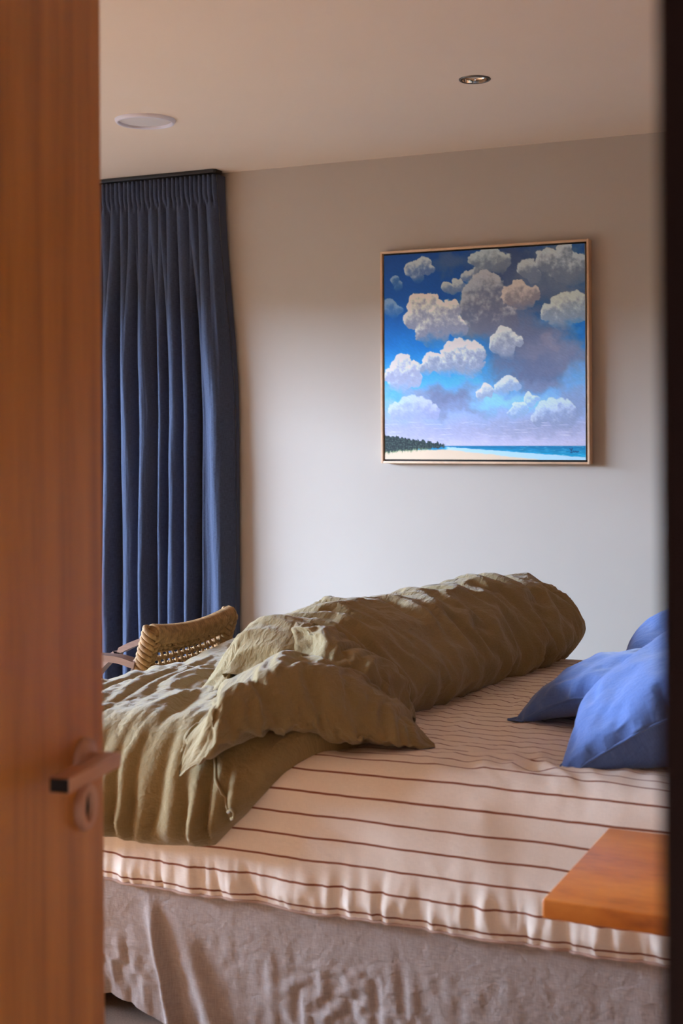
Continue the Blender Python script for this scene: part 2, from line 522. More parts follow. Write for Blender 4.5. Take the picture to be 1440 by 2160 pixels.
# ================================================================== the open door
def make_door():
    az = math.radians(-8.0)
    l = Vector((math.sin(az), math.cos(az), 0)); n = Vector((l.y, -l.x, 0))
    W, TH = .762, .038
    edge = Vector((-.976, 1.428, 0))
    # local frame: X along the leaf from hinge to free edge, Y = -n (room side back), Z up
    rot = Matrix((( l.x, -n.x, 0), (l.y, -n.y, 0), (0, 0, 1))).to_4x4()
    leaf = box('door_1', (0, 0, .008), (W, TH, 2.045), M['door'], bev=.0025)
    leaf.matrix_world = Matrix.Translation(edge-l*W) @ rot
    struct(leaf)
    hx, hz, kz = W-.055, .912, .856
    # lever set
    MB().lathe([(.0001, .0085), (.020, .0085), (.0245, .0065), (.026, .003), (.026, 0)], 40, (hx, 0, hz), (0, -1, 0)).build('rose', M['bronze'], leaf)
    lev = MB()
    lev.tube([(hx, -.004, hz), (hx, -.024, hz)], .0095, 20)
    lev.box((hx-.118, -.044, hz-.0085), (hx+.012, -.019, hz+.0085), .0012)
    lev.build('lever_handle', M['bronze'], leaf, angle=.5)
    box('lever_end_cap', (hx-.1195, -.0425, hz-.0075), (hx-.1178, -.0205, hz+.0075), M['black'], leaf)
    # oval escutcheon with a raised rim and a slotted hole
    pr = []
    ks = MB()
    for (sx, sz, h) in ((.0245, .0285, .0), (.0245, .0285, .005), (.0225, .0265, .0085), (.0105, .0185, .0085), (.0075, .0160, .0035)):
        pr.append([(hx+sx*math.cos(2*PI*k/40), -h, kz+sz*math.sin(2*PI*k/40)) for k in range(40)])
    vs = [p for r in pr for p in r]
    ks.add(vs, [(i*40+k, i*40+(k+1) % 40, (i+1)*40+(k+1) % 40, (i+1)*40+k) for i in range(4) for k in range(40)])
    esc = ks.build('key_escutcheon', M['bronze'], leaf, angle=.6)
    sl = MB()
    ring = [(hx+.0080*math.cos(2*PI*k/40), -.003, kz+.0164*math.sin(2*PI*k/40)) for k in range(40)]
    sl.add(ring, [tuple(range(40))])
    sl.build('keyhole', M['black'], esc, smooth=False)
    # three butt hinges on the hidden edge
    for z in (.25, 1.02, 1.80):
        MB().tube([(-.004, -.003, z-.045), (-.004, -.003, z+.045)], .006, 12).build('hinge', M['bronze'], leaf)
make_door()

# ================================================================== ceiling fittings
def downlight():
    t = empty('recessed_downlight', (DL[0], DL[1], ZC))
    setp(t, 'small round dark-rimmed recessed downlight with a mirrored bowl', 'downlight')
    MB().lathe([(.0425, .004), (.0425, -.002), (.0435, -.0045), (.047, -.0042), (.0500, -.002), (.0500, .0)], 48).build('rim', M['nickel'], t)
    MB().lathe([(.0423, -.002), (.0421, .004), (.0412, .0095), (.0395, .0125)], 48).build('reflector', M['chrome'], t)
    MB().lathe([(.0400, .0126), (.030, .0122), (.012, .0120), (.0001, .0120)], 32).build('lamp_lens', M['whitemesh'], t)
downlight()
def ceiling_disc():
    t = empty('ceiling_fitting', (-2.661, 4.166, ZC))
    setp(t, 'wide round white flush ceiling fitting with a raised rim', 'ceiling fitting')
    MB().lathe([(.092, -.001), (.0925, -.010), (.096, -.013), (.101, -.012), (.1055, -.006), (.1065, 0)], 64).build('rim', M['white'], t)
    MB().lathe([(.0925, -.003), (.085, -.0045), (.05, -.006), (.0001, -.0065)], 64).build('cover_disc', M['whitemesh'], t)
ceiling_disc()

# ================================================================== painting
PX0, PX1, PZ0, PZ1, PYF = -2.171, -1.323, 1.172, 2.017, 5.12   # front plane
def painting_colours(n):
    """the seascape: cumulus over a beach, brushed dab by dab. Coordinates x 0..1260, y 0..1275 (down)."""
    w, h = 1260., 1275.
    g = (np.arange(n)+.5)/n
    X, Y = np.meshgrid(g*w, g*h, indexing='ij')
    wx = fbm(X/70, Y/70, 21, 4)*14; wy = fbm(X/70, Y/70, 31, 4)*14
    bx = fbm(X/150, Y/150, 41, 4)*55; by = fbm(X/150, Y/150, 51, 4)*55
    def c(*a): return np.array(a, float)
    def blend(img, col, a): return img*(1-a[..., None])+np.asarray(col)*a[..., None]
    ys = [0, 300, 560, 800, 930, 1080, 1180]
    cs = [c(6, 62, 122), c(2, 78, 150), c(8, 112, 186), c(84, 170, 218), c(140, 175, 214), c(172, 180, 216), c(198, 198, 226)]
    yy = Y+by*.5
    img = np.stack([np.interp(yy, ys, [k[i] for k in cs]) for i in range(3)], -1)
    # soft masses: x, y, rx, ry, colour, strength
    soft = [(830, 110, 320, 170, (54, 68, 100), .98), (1010, 230, 290, 190, (80, 94, 120), .95), (420, 60, 150, 60, (72, 88, 118), .8),
            (1120, 120, 220, 150, (110, 122, 136), .8), (760, 470, 230, 200, (108, 110, 130), .95), (930, 540, 250, 170, (106, 110, 130), .95),
            (600, 400, 130, 160, (128, 122, 126), .8), (980, 720, 360, 160, (104, 112, 140), .98), (1120, 620, 200, 130, (130, 130, 150), .9),
            (1130, 430, 170, 60, (84, 152, 202), .8), (930, 640, 120, 60, (170, 152, 156), .55), (1050, 590, 70, 40, (172, 152, 156), .6),
            (640, 590, 110, 70, (18, 118, 190), .8), (660, 690, 60, 90, (60, 160, 214), .7), (140, 880, 140, 60, (62, 172, 226), .7),
            (400, 900, 260, 90, (118, 124, 152), .95), (540, 960, 240, 60, (132, 142, 176), .85), (170, 860, 150, 50, (160, 156, 178), .6),
            (690, 940, 190, 60, (138, 200, 230), .9), (940, 930, 90, 60, (126, 196, 230), .8), (1190, 800, 70, 90, (120, 176, 220), .6),
            (1200, 920, 110, 120, (132, 144, 174), .8), (1000, 820, 190, 40, (128, 132, 158), .7), (1000, 1080, 330, 60, (158, 168, 200), .8),
            (300, 1110, 380, 60, (174, 180, 214), .6), (880, 620, 300, 230, (98, 106, 132), .55), (1180, 300, 160, 120, (96, 108, 132), .6)]
    for (x, y, rx, ry, col, s) in soft:
        d = np.sqrt(((X+bx-x)/rx)**2+((Y+by-y)/ry)**2)
        img = blend(img, col, s*sstep(1.35, .25, d+.12*fbm(X/45, Y/45, 45, 3)))
    fA = fbm(X/34, Y/34, 61, 4, .6); fB = fbm(X/90, Y/90, 65, 3); fC = fbm(X/60, Y/60, 71, 3)
    def cumulus(circ, light, shade, s=1.0, soft_base=.85):
        """billowing heap: crisp sunlit crown at the upper left, melting into grey below"""
        y1 = max(k[1]+k[2] for k in circ); y0 = min(k[1]-k[2] for k in circ)
        x0 = min(k[0]-k[2] for k in circ); x1 = max(k[0]+k[2] for k in circ)
        field = np.zeros_like(X); lit = np.zeros_like(X); wsum = np.full_like(X, 1e-4)
        for (x, y, r) in circ:
            dx, dy = X+wx*1.1-x, Y+wy*1.1-y
            q = np.clip(1-(dx*dx+dy*dy)/(r*1.30)**2, 0, 1)
            field = np.maximum(field, q)
            w = q**2
            lit += w*np.clip((-dy*.85-dx*.45)/r, -1, 1); wsum += w
        lit /= wsum
        yn = (Y-y0)/(y1-y0)+.12*fC
        lower = sstep(.45, .98, yn)
        a = sstep(.0, .20+.55*0, field-lower*.45*(1-field)+.12*fA*sstep(.0, .12, field)*sstep(.6, .3, field))
        a *= 1-soft_base*sstep(.68, 1.06, yn)
        rim = np.exp(-((field-.28)/.22)**2)*np.clip(.35+lit, 0, 1)
        tt = np.clip(.42+.50*lit-.75*(yn-.42)+.30*fA+.12*fB+.35*rim, 0, 1)
        tt = sstep(.12, 1.0, tt)
        col = np.asarray(shade)*(1-tt[..., None])+np.asarray(light)*tt[..., None]
        return img*(1-(a*s)[..., None])+col*(a*s)[..., None]
    cl = [
     ([(190, 95, 45), (258, 80, 45), (220, 150, 38), (300, 105, 34)], (205, 200, 186), (96, 112, 146), .85),
     ([(70, 165, 30), (92, 200, 24)], (176, 182, 186), (70, 105, 150), .7),
     ([(30, 330, 46), (92, 340, 30), (60, 370, 30)], (168, 178, 190), (86, 120, 165), .7),
     ([(545, 160, 38), (575, 150, 30)], (190, 190, 182), (104, 118, 146), .9),
     ([(415, 225, 34), (480, 215, 36), (450, 245, 24)], (200, 198, 186), (110, 124, 150), .9),
     ([(600, 60, 40), (680, 55, 58), (740, 90, 60), (640, 110, 60)], (188, 192, 184), (112, 120, 132), .9),
     ([(1140, 40, 46), (1035, 90, 60), (1130, 130, 90), (1220, 130, 56), (915, 140, 56), (1200, 190, 60), (960, 180, 40)], (196, 200, 194), (112, 122, 138), .9),
     ([(650, 200, 62), (600, 270, 78), (700, 235, 62), (560, 350, 62), (680, 330, 92), (630, 430, 80), (760, 450, 90)], (182, 178, 176), (104, 106, 124), .9),
     ([(855, 245, 38), (828, 290, 58), (905, 300, 56), (955, 285, 34), (870, 340, 46)], (208, 192, 180), (138, 130, 136), .95),
     ([(1120, 350, 58), (1200, 350, 60), (1045, 400, 44), (1120, 420, 78), (1225, 410, 60)], (206, 210, 200), (140, 152, 166), .95),
     ([(225, 290, 46), (312, 300, 44), (255, 350, 80), (185, 415, 52), (345, 370, 70), (435, 360, 54), (478, 470, 60), (325, 470, 112), (405, 430, 80)], (230, 222, 200), (138, 140, 158), 1.0),
     ([(770, 525, 50), (735, 580, 54), (815, 560, 44), (860, 570, 28), (780, 620, 50)], (222, 220, 206), (146, 152, 168), .95),
     ([(505, 605, 62), (568, 640, 66), (425, 615, 50), (485, 675, 82), (405, 700, 70), (315, 675, 54), (275, 715, 40), (565, 715, 70)], (240, 236, 220), (148, 156, 178), 1.0),
     ([(125, 670, 46), (85, 730, 56), (165, 730, 60), (105, 790, 70), (198, 780, 46), (35, 750, 36)], (232, 228, 222), (164, 166, 188), 1.0),
     ([(655, 855, 34), (625, 880, 38), (680, 875, 28)], (228, 222, 212), (150, 160, 182), .95),
     ([(795, 810, 40), (755, 850, 44), (830, 825, 30)], (226, 224, 216), (150, 166, 190), .9),
     ([(925, 915, 34), (965, 905, 20), (865, 975, 44), (825, 1000, 40)], (220, 226, 232), (150, 176, 206), .85),
     ([(1015, 990, 54), (1085, 985, 70), (985, 1030, 44), (1125, 1030, 70), (1165, 980, 38)], (206, 216, 226), (146, 160, 192), .85),
     ([(165, 960, 70), (85, 985, 54), (245, 975, 70), (315, 985, 44)], (208, 208, 226), (164, 170, 206), .8),
    ]
    for a, b, d, s in cl: img = cumulus(a, b, d, s)
    # brush relief in the sky and low streaks
    img = img*(1+.035*fbm((X+.6*Y)/34, (Y-.6*X)/9, 81, 3))[..., None]
    st = sstep(.35, .8, fbm(X/120, Y/9, 91, 3))*sstep(1020, 1060, Y)*sstep(1180, 1140, Y)
    img = blend(img, (226, 226, 238), st*.6)
    # sea, foam, sand, trees
    hz = 1190+X*.0
    sea = sstep(hz-1, hz+2, Y)
    dd = np.clip((Y-hz)/85, 0, 1)
    seac = np.stack([np.interp(dd, [0, .35, 1], k) for k in ([0, 0, 10], [112, 138, 160], [162, 184, 200])], -1)*(1+.10*fbm(X/70, Y/5, 101, 3))[..., None]
    img = img*(1-sea[..., None])+seac*sea[..., None]
    shore = hz+4+np.clip((X-395)/1.0, 0, 2000)*.072+fbm(X/40, Y/12, 111, 3)*3
    foam = sstep(shore-2, shore+4, Y)*sstep(380, 420, X)
    img = blend(img, (186, 222, 236), foam*.95)
    surf = sstep(.3, .7, fbm(X/50, Y/4, 121, 2))*sstep(700, 900, X)*sea*(1-foam)
    img = blend(img, (205, 232, 240), surf*.35)
    sh2 = hz+22+np.clip(X-420, 0, 2000)*.112+fbm(X/60, Y/20, 131, 3)*4
    sand = sstep(sh2-5, sh2+5, Y)*(X < 5000)
    sand = np.maximum(sand, sstep(hz+22, hz+32, Y)*sstep(470, 400, X))
    img = blend(img, (226, 204, 176), sand)
    top = hz-70+X*.145+fbm(X/24, X*0, 141, 4)*14+np.abs(fbm(X/14, Y/14, 151, 3))*8
    bot = hz+42-X*.085+fbm(X/18, X*0, 161, 3)*8
    tr = sstep(-3, 3, Y-top)*sstep(4, -4, Y-bot)*sstep(400, 380, X)
    tc = (np.array((26, 42, 46))[None, None]+np.array((46, 52, 40))[None, None]*np.clip(fbm(X/11, Y/11, 171, 3)*.8+.25, 0, 1)[..., None])
    img = img*(1-tr[..., None])+tc*tr[..., None]
    gr = sstep(-6, 2, Y-bot+6)*sstep(14, 2, Y-bot)*sstep(330, 250, X)*sstep(.0, .5, fbm(X/8, Y/8, 181, 2)+.3)
    img = blend(img, (120, 146, 96), gr*.7)
    # the painter's small scribble in the water, lower right corner
    sc = np.zeros_like(X)
    pts = [(1164, 1206), (1171, 1217), (1180, 1204), (1174, 1222), (1168, 1232), (1178, 1230), (1186, 1221), (1190, 1229), (1196, 1221), (1201, 1229), (1206, 1221), (1210, 1229), (1217, 1222)]
    for (x0, y0), (x1, y1) in zip(pts[:-1], pts[1:]):
        t = np.clip(((X-x0)*(x1-x0)+(Y-y0)*(y1-y0))/((x1-x0)**2+(y1-y0)**2), 0, 1)
        sc = np.maximum(sc, sstep(3.4, 1.2, np.hypot(X-x0-t*(x1-x0), Y-y0-t*(y1-y0))))
    img = blend(img, (8, 62, 104), sc*.85)
    warm_light_offset = sstep(1150, 850, Y)[..., None]  # upper paint cooled to offset the warm room light
    s = np.clip(img*(1+warm_light_offset*np.array([-.07, .0, .05])), 0, 255)/255
    return np.clip(np.where(s <= .04045, s/12.92, ((s+.055)/1.055)**2.4)*(1.45-.45*sstep(850, 1120, Y))[..., None], 0, .93)  # upper paint brightened to make up for the dim light there

def painting():
    t = empty('painting', ((PX0+PX1)/2, YB, PZ0))
    setp(t, 'square framed seascape painting of big clouds over a beach', 'painting')
    ox, oy, oz = t.location
    fwid, gap, d0, d1 = .0085, .0075, PYF, YB-.001
    def bar(a, b): box('frame_bar', (a[0]-ox, d0-oy, a[1]-oz), (b[0]-ox, d1-oy, b[1]-oz), M['oak'], t, bev=.001)
    bar((PX0, PZ0), (PX0+fwid, PZ1)); bar((PX1-fwid, PZ0), (PX1, PZ1))
    bar((PX0+fwid, PZ0), (PX1-fwid, PZ0+fwid)); bar((PX0+fwid, PZ1-fwid), (PX1-fwid, PZ1))
    box('backing_board', (PX0+fwid-ox, d0+.018-oy, PZ0+fwid-oz), (PX1-fwid-ox, d0+.022-oy, PZ1-fwid-oz), M['black'], t)
    a = fwid+gap
    x0, x1, z0, z1 = PX0+a-ox, PX1-a-ox, PZ0+a-oz, PZ1-a-oz
    yf, yb = d0+.004-oy, d0+.0185-oy
    n = 430
    col = painting_colours(n)
    g = np.linspace(0, 1, n)
    X, Z = np.meshgrid(x0+g*(x1-x0), z1-g*(z1-z0), indexing='ij')
    rel = (col.mean(2)-.3)*.0016
    P = np.stack([X, yf-np.clip(rel, -.0005, .001), Z], -1)
    mb = MB().grid(P)
    k = len(mb.v)
    mb.add([(x0, yf, z0), (x1, yf, z0), (x1, yf, z1), (x0, yf, z1), (x0, yb, z0), (x1, yb, z0), (x1, yb, z1), (x0, yb, z1)],
           [(0, 4, 5, 1), (1, 5, 6, 2), (2, 6, 7, 3), (3, 7, 4, 0)])
    m, nt, N, L, p = new_mat('oil_paint')
    at = N.new('ShaderNodeVertexColor'); at.layer_name = 'paint'
    L.new(at.outputs[0], p.inputs['Base Color'])
    p.inputs['Roughness'].default_value = .55
    p.inputs['Specular IOR Level'].default_value = .3
    add_bump(nt, p, tex_noise(nt, mapping(nt, (160, 160, 320)), 1, 3), .25, .002)
    o = mb.build('canvas', m, t)
    ca = o.data.color_attributes.new('paint', 'FLOAT_COLOR', 'POINT')
    rgba = np.ones((len(mb.v), 4), np.float32)
    rgba[:k, :3] = col.reshape(-1, 3)
    rgba[k:, :3] = .6
    ca.data.foreach_set('color', rgba.ravel())
painting()

# ================================================================== curtain
def curtain():
    t = empty('curtain', (-3.4, 5.06, 0))
    setp(t, 'long navy linen curtain with a pencil-pleated heading hanging beside the window wall', 'curtain')
    ox, oy = t.location[:2]
    def X(px, y=5.02):
        a = (px-720)/F_PX
        dx = a*math.cos(YAW)-math.sin(YAW); dy = a*math.sin(YAW)+math.cos(YAW)
        return dx/dy*y
    # valleys between the big folds (right to left), photo columns at mid height turned into metres along the wall
    val = [X(p) for p in (470, 405, 374, 340, 317, 279, 241, 205, 168, 128, 90)]
    val = np.array(val[::-1])
    dep = np.array([.10, .11, .10, .11, .10, .105, .08, .09, .095, .105])
    nx, nz = 620, 150
    s = np.linspace(0, 1, nx)
    zz = 2.369*(1-np.linspace(0, 1, nz)**1.0)+.012
    S, Z = np.meshgrid(s, zz, indexing='ij')
    # spread: narrower at the heading, wider towards the floor
    x0, x1 = val[0], val[-1]
    xm = x0+S*(x1-x0)
    drop = np.clip((2.385-Z)/1.4, 0, 1)
    drift = .012*noise(S*14, Z*.55, 5)*sstep(0, .5, drop)
    xq = np.clip(xm+drift, x0, x1)
    i = np.clip(np.searchsorted(val, xq.ravel()).reshape(xq.shape)-1, 0, len(val)-2)
    tt = (xq-val[i])/(val[i+1]-val[i])
    prof = np.sin(PI*np.clip(tt, 0, 1))**.72
    big = dep[i]*prof*(1+.25*noise(i*3.1+.5, Z*.9, 6))
    lastf = (i == len(val)-2)
    big = np.where(lastf, .070*sstep(0, .22, tt)*sstep(1.0, .80, tt)+.012*np.sin(tt*9+Z*2), big)
    fine = .016*np.abs(np.sin(PI*S*38+.5*noise(S*30, Z*3, 9)))**.7+.030
    pinch = .010*np.exp(-((Z-2.275)/.018)**2)*(.5+.5*np.sin(PI*S*38*2))
    mid = .024*np.abs(np.sin(PI*S*17+.8*noise(S*9, Z*.8, 10)))**.8+.02
    w1 = sstep(2.30, 2.24, Z); w2 = sstep(2.24, 1.55, Z)
    off = fine*(1-w1)+w1*(mid*(1-w2)+w2*big)-pinch
    off = off+.004*fbm(S*30, Z*2.2, 12, 3)*w2
    narrow = x1-(x1-xm)*(1-.01)-(.062*(1-sstep(0, .75, drop)))*S
    Yv = 5.118-off
    P = np.stack([narrow+drift*.5-ox, Yv-oy, Z], -1)
    uv = np.stack([S*2.2, Z], -1)
    o = MB().grid(P, uv, flip=True).build('curtain_panel', M['curtain'], t)
    so = o.modifiers.new('cloth_thickness', 'SOLIDIFY'); so.thickness = .0016; so.offset = 1
    # folded return edge at the right and hem tape
    mb = MB()
    e = P[-1]
    rt = np.stack([e+np.array([0.002, 0, 0]), np.stack([e[:, 0]+.006, e[:, 1]*0+(5.150-oy), e[:, 2]], -1)], 0)
    mb.grid(rt).build('return_edge', M['curtain'], t)
    tape = np.stack([P[:, 0]+[0, -.002, -.002], P[:, 2]+[0, -.002, -.002]], 1)
    MB().grid(tape).build('heading_band', M['curtain'], t)
    tr = empty('curtain_track', (-3.4, 5.10, ZC))
    setp(tr, 'slim black curtain track fixed under the ceiling', 'curtain track')
    box('rail', (x0-.02+3.4, -.045, -.016), (x1-.058+3.4, .02, -.0005), M['alu'], tr, bev=.002)
    box('end_stop', (x1-.058+3.4, -.040, -.014), (x1-.052+3.4, .016, -.001), M['alu'], tr, bev=.001)
curtain()

# ================================================================== bed
BX0, BX1, BYN, BYF, BZT, BZB, BR = -2.05, .0, 2.562, 4.10, .620, .315, .085   # foot, head, near side, far side, top, mattress base, edge radius
ARC = PI*BR/2
QF = (BYF-BYN)-2*BR                                   # length of the flat top
def prof_q(q):
    """near-to-far section over the mattress: arclength q (0 = where the near edge meets the top) -> y, z, normal"""
    q = np.asarray(q, float)
    qn = np.clip(-q, 0, ARC); qd = np.maximum(-q-ARC, 0)
    qf = np.clip(q-QF, 0, ARC); qfd = np.maximum(q-QF-ARC, 0)
    an, af = qn/BR, qf/BR
    y = BYN+BR+np.clip(q, 0, QF)-BR*np.sin(an)+BR*np.sin(af)
    dz = BR*(np.cos(an)-1)+BR*(np.cos(af)-1)-qd-qfd
    return y, dz, -np.sin(an)+np.sin(af), np.cos(an)*np.cos(af)
def prof_x(a):
    """foot-to-head section; a = x on the flat top, runs below BX0 for the drop at the foot"""
    a = np.asarray(a, float)
    o = np.clip(BX0+BR-a, 0, ARC); d = np.maximum(BX0+BR-a-ARC, 0)
    an = o/BR
    return np.where(a < BX0+BR, BX0+BR-BR*np.sin(an), a), BR*(np.cos(an)-1)-d, -np.sin(an), np.cos(an)
def bed_surface(a, q, off=0):
    y, dzq, ny, nzq = prof_q(q)
    x, dza, nx, nza = prof_x(a)
    n = np.stack([nx*np.ones_like(y), ny*np.ones_like(x), nza*nzq], -1)
    n = n/np.maximum(np.linalg.norm(n, axis=-1, keepdims=True), 1e-6)
    z = np.maximum(BZT+dza+dzq, .02)
    P = np.stack([x+0*y, y+0*x, z], -1)
    return P+n*np.asarray(off)[..., None], n

def bed():
    t = empty('bed', (-1.02, 3.33, 0))
    setp(t, 'wide upholstered bed base with mattress standing under the striped sheet', 'bed')
    o = Vector(t.location)
    def rel(lo, hi): return tuple(Vector(lo)-o), tuple(Vector(hi)-o)
    lo, hi = rel((BX0+.06, BYN+.10, .05), (BX1-.01, BYF-.06, BZB-.012))
    box('base', lo, hi, M['mattress'], t, bev=.02)
    lo, hi = rel((BX0+.012, BYN+.012, BZB-.012), (BX1-.012, BYF-.012, BZT-.012))
    box('mattress', lo, hi, M['mattress'], t, bev=.05, seg=4)
    for x in (BX0+.12, BX1-.12):
        for y in (BYN+.15, BYF-.15):
            MB().tube([(x-o.x, y-o.y, 0), (x-o.x, y-o.y, .06)], [.022, .028], 16).build('leg', M['darktimber'], t)
bed()

def sheet():
    na, nq = 330, 250
    a = np.linspace(BX0-ARC-.14, BX1+.0, na)
    qb = -(ARC+(BZT-BR-BZB))
    q = np.r_[np.linspace(qb, .25, 130), np.linspace(.25, QF, 91)[1:], np.linspace(QF, QF+ARC+.2, 31)[1:]]
    A, Q = np.meshgrid(a, q, indexing='ij')
    hang = sstep(-.03, -.12, Q)
    low = sstep(qb+.15, qb+.01, Q)*(Q < 0)
    # slack: soft swells on the side, gathers above the elastic hem, rumples where people slept
    off = .002+hang*.007*noise(A*4.5, Q*2+7, 3)
    gather = fbm(A/.035+.4*noise(A*9, Q*9, 4), Q/.22, 5, 3)
    off += low*.012*(gather+.25)
    off += hang*.004*fbm(A/.10, Q/.3, 15, 3)
    off += .008*np.exp(-((A+.85)/.20)**2-((Q-.02)/.11)**2)*(.4+creases(A, Q, 77, 11, 5, .7))
    off += .004*np.exp(-((Q-.05)/.12)**2)*np.clip(creases(A, Q, 78, 5, 3, .6), -.3, 1)
    P, n = bed_surface(A, Q, off)
    hemwave = .006*noise(A*6, Q*0, 8)
    P[..., 2] += low*hemwave
    P[..., 1] += sstep(qb+.03, qb, Q)*.012*(Q < 0)
    top = (Q > .02) & (Q < QF)
    w = .25+.75*sstep(-.06, .10, Q)*sstep(-2.0, -1.6, A)*(.65+.5*noise(A*2.2, Q*2.2, 9))
    w = np.clip(w, .15, 1.2)*np.where(Q < -.02, .45, 1)
    P = crumple(P, .045, .038, 45, .008, .09, 14, .005, (.11, .16), .5, .002, w)
    uv = np.stack([A, Q+.012], -1)
    s = MB().grid(P, uv, flip=False).build('fitted_sheet', M['sheet'])
    setp(s, 'cream cotton fitted sheet with thin rust stripes stretched over the mattress', 'bed sheet')
    # elastic hem cord along the near side
    k = MB()
    k.tube([tuple(P[i, 0]+[0, -.0015, -.001]) for i in range(0, na, 2)], .0032, 6)
    k.build('elastic_hem', M['sheet'], s)
sheet()

def valance():
    nx, nz = 420, 90
    x = np.linspace(BX0-.01, BX1+.02, nx)
    t = np.linspace(0, 1, nz)
    X, Tt = np.meshgrid(x, t, indexing='ij')
    hemz = .010+.035*np.exp(-((x+1.80)/.12)**2)+.012*noise(x*4, x*0, 3)-.012*np.exp(-((x+1.62)/.05)**2)
    hemz = np.maximum(hemz, .004)
    Z = (BZB+.004)*(1-Tt)+hemz[:, None]*Tt
    Yv = BYN+.022+.030*Tt**1.5
    fold = np.exp(-((X+1.655-.05*Tt)/.016)**2)*.024*sstep(.05, .4, Tt)+np.exp(-((X+1.60-.10*Tt)/.03)**2)*.014*sstep(.1, .7, Tt)
    Yv = Yv-fold-.010*Tt*noise(X*3.1, Tt*1.3, 6)-.004*fbm(X*9, Tt*2.5, 7, 3)*(Tt*.8+.2)
    P = np.stack([X, Yv, Z], -1)
    w = .25+.9*sstep(.25, .75, Tt)*sstep(-.1, .5, noise(X*2.2+1.3, Tt*1.2, 11)+.35*np.exp(-((X+1.25)/.2)**2))
    P = crumple(P, .07, .07, 50, .006, .06, 24, .004, (.07, .07), .3, .006, w)
    uv = np.stack([X, Z], -1)
    mb = MB().grid(P, uv, flip=True)
    # foot side
    y = np.linspace(BYF+.02, BYN+.022, 120)
    Y2, T2 = np.meshgrid(y, t, indexing='ij')
    X2 = BX0-.012-.03*T2**1.5-.006*fbm(Y2*7, T2*2, 9, 3)
    mb.grid(np.stack([X2, Y2, (BZB+.004)*(1-T2)+.008*T2], -1), np.stack([Y2, T2*.3], -1), flip=True)
    o = mb.build('bed_valance', M['valance'])
    setp(o, 'oatmeal linen valance hanging crumpled from the bed base to the carpet', 'valance')
valance()

# ------------------------------------------------------------------ duvet
def spline(pts, n):
    """Catmull-Rom through the stations, resampled"""
    pts = np.asarray(pts, float)
    Pp = np.concatenate([[2*pts[0]-pts[1]], pts, [2*pts[-1]-pts[-2]]])
    u = np.linspace(0, len(pts)-1-1e-6, n)
    i = u.astype(int); f = (u-i).reshape((-1,)+(1,)*(pts.ndim-1))
    a, b, c, d = Pp[i], Pp[i+1], Pp[i+2], Pp[i+3]
    return .5*((2*b)+(-a+c)*f+(2*a-5*b+4*c-d)*f*f+(-a+3*b-3*c+d)*f**3)

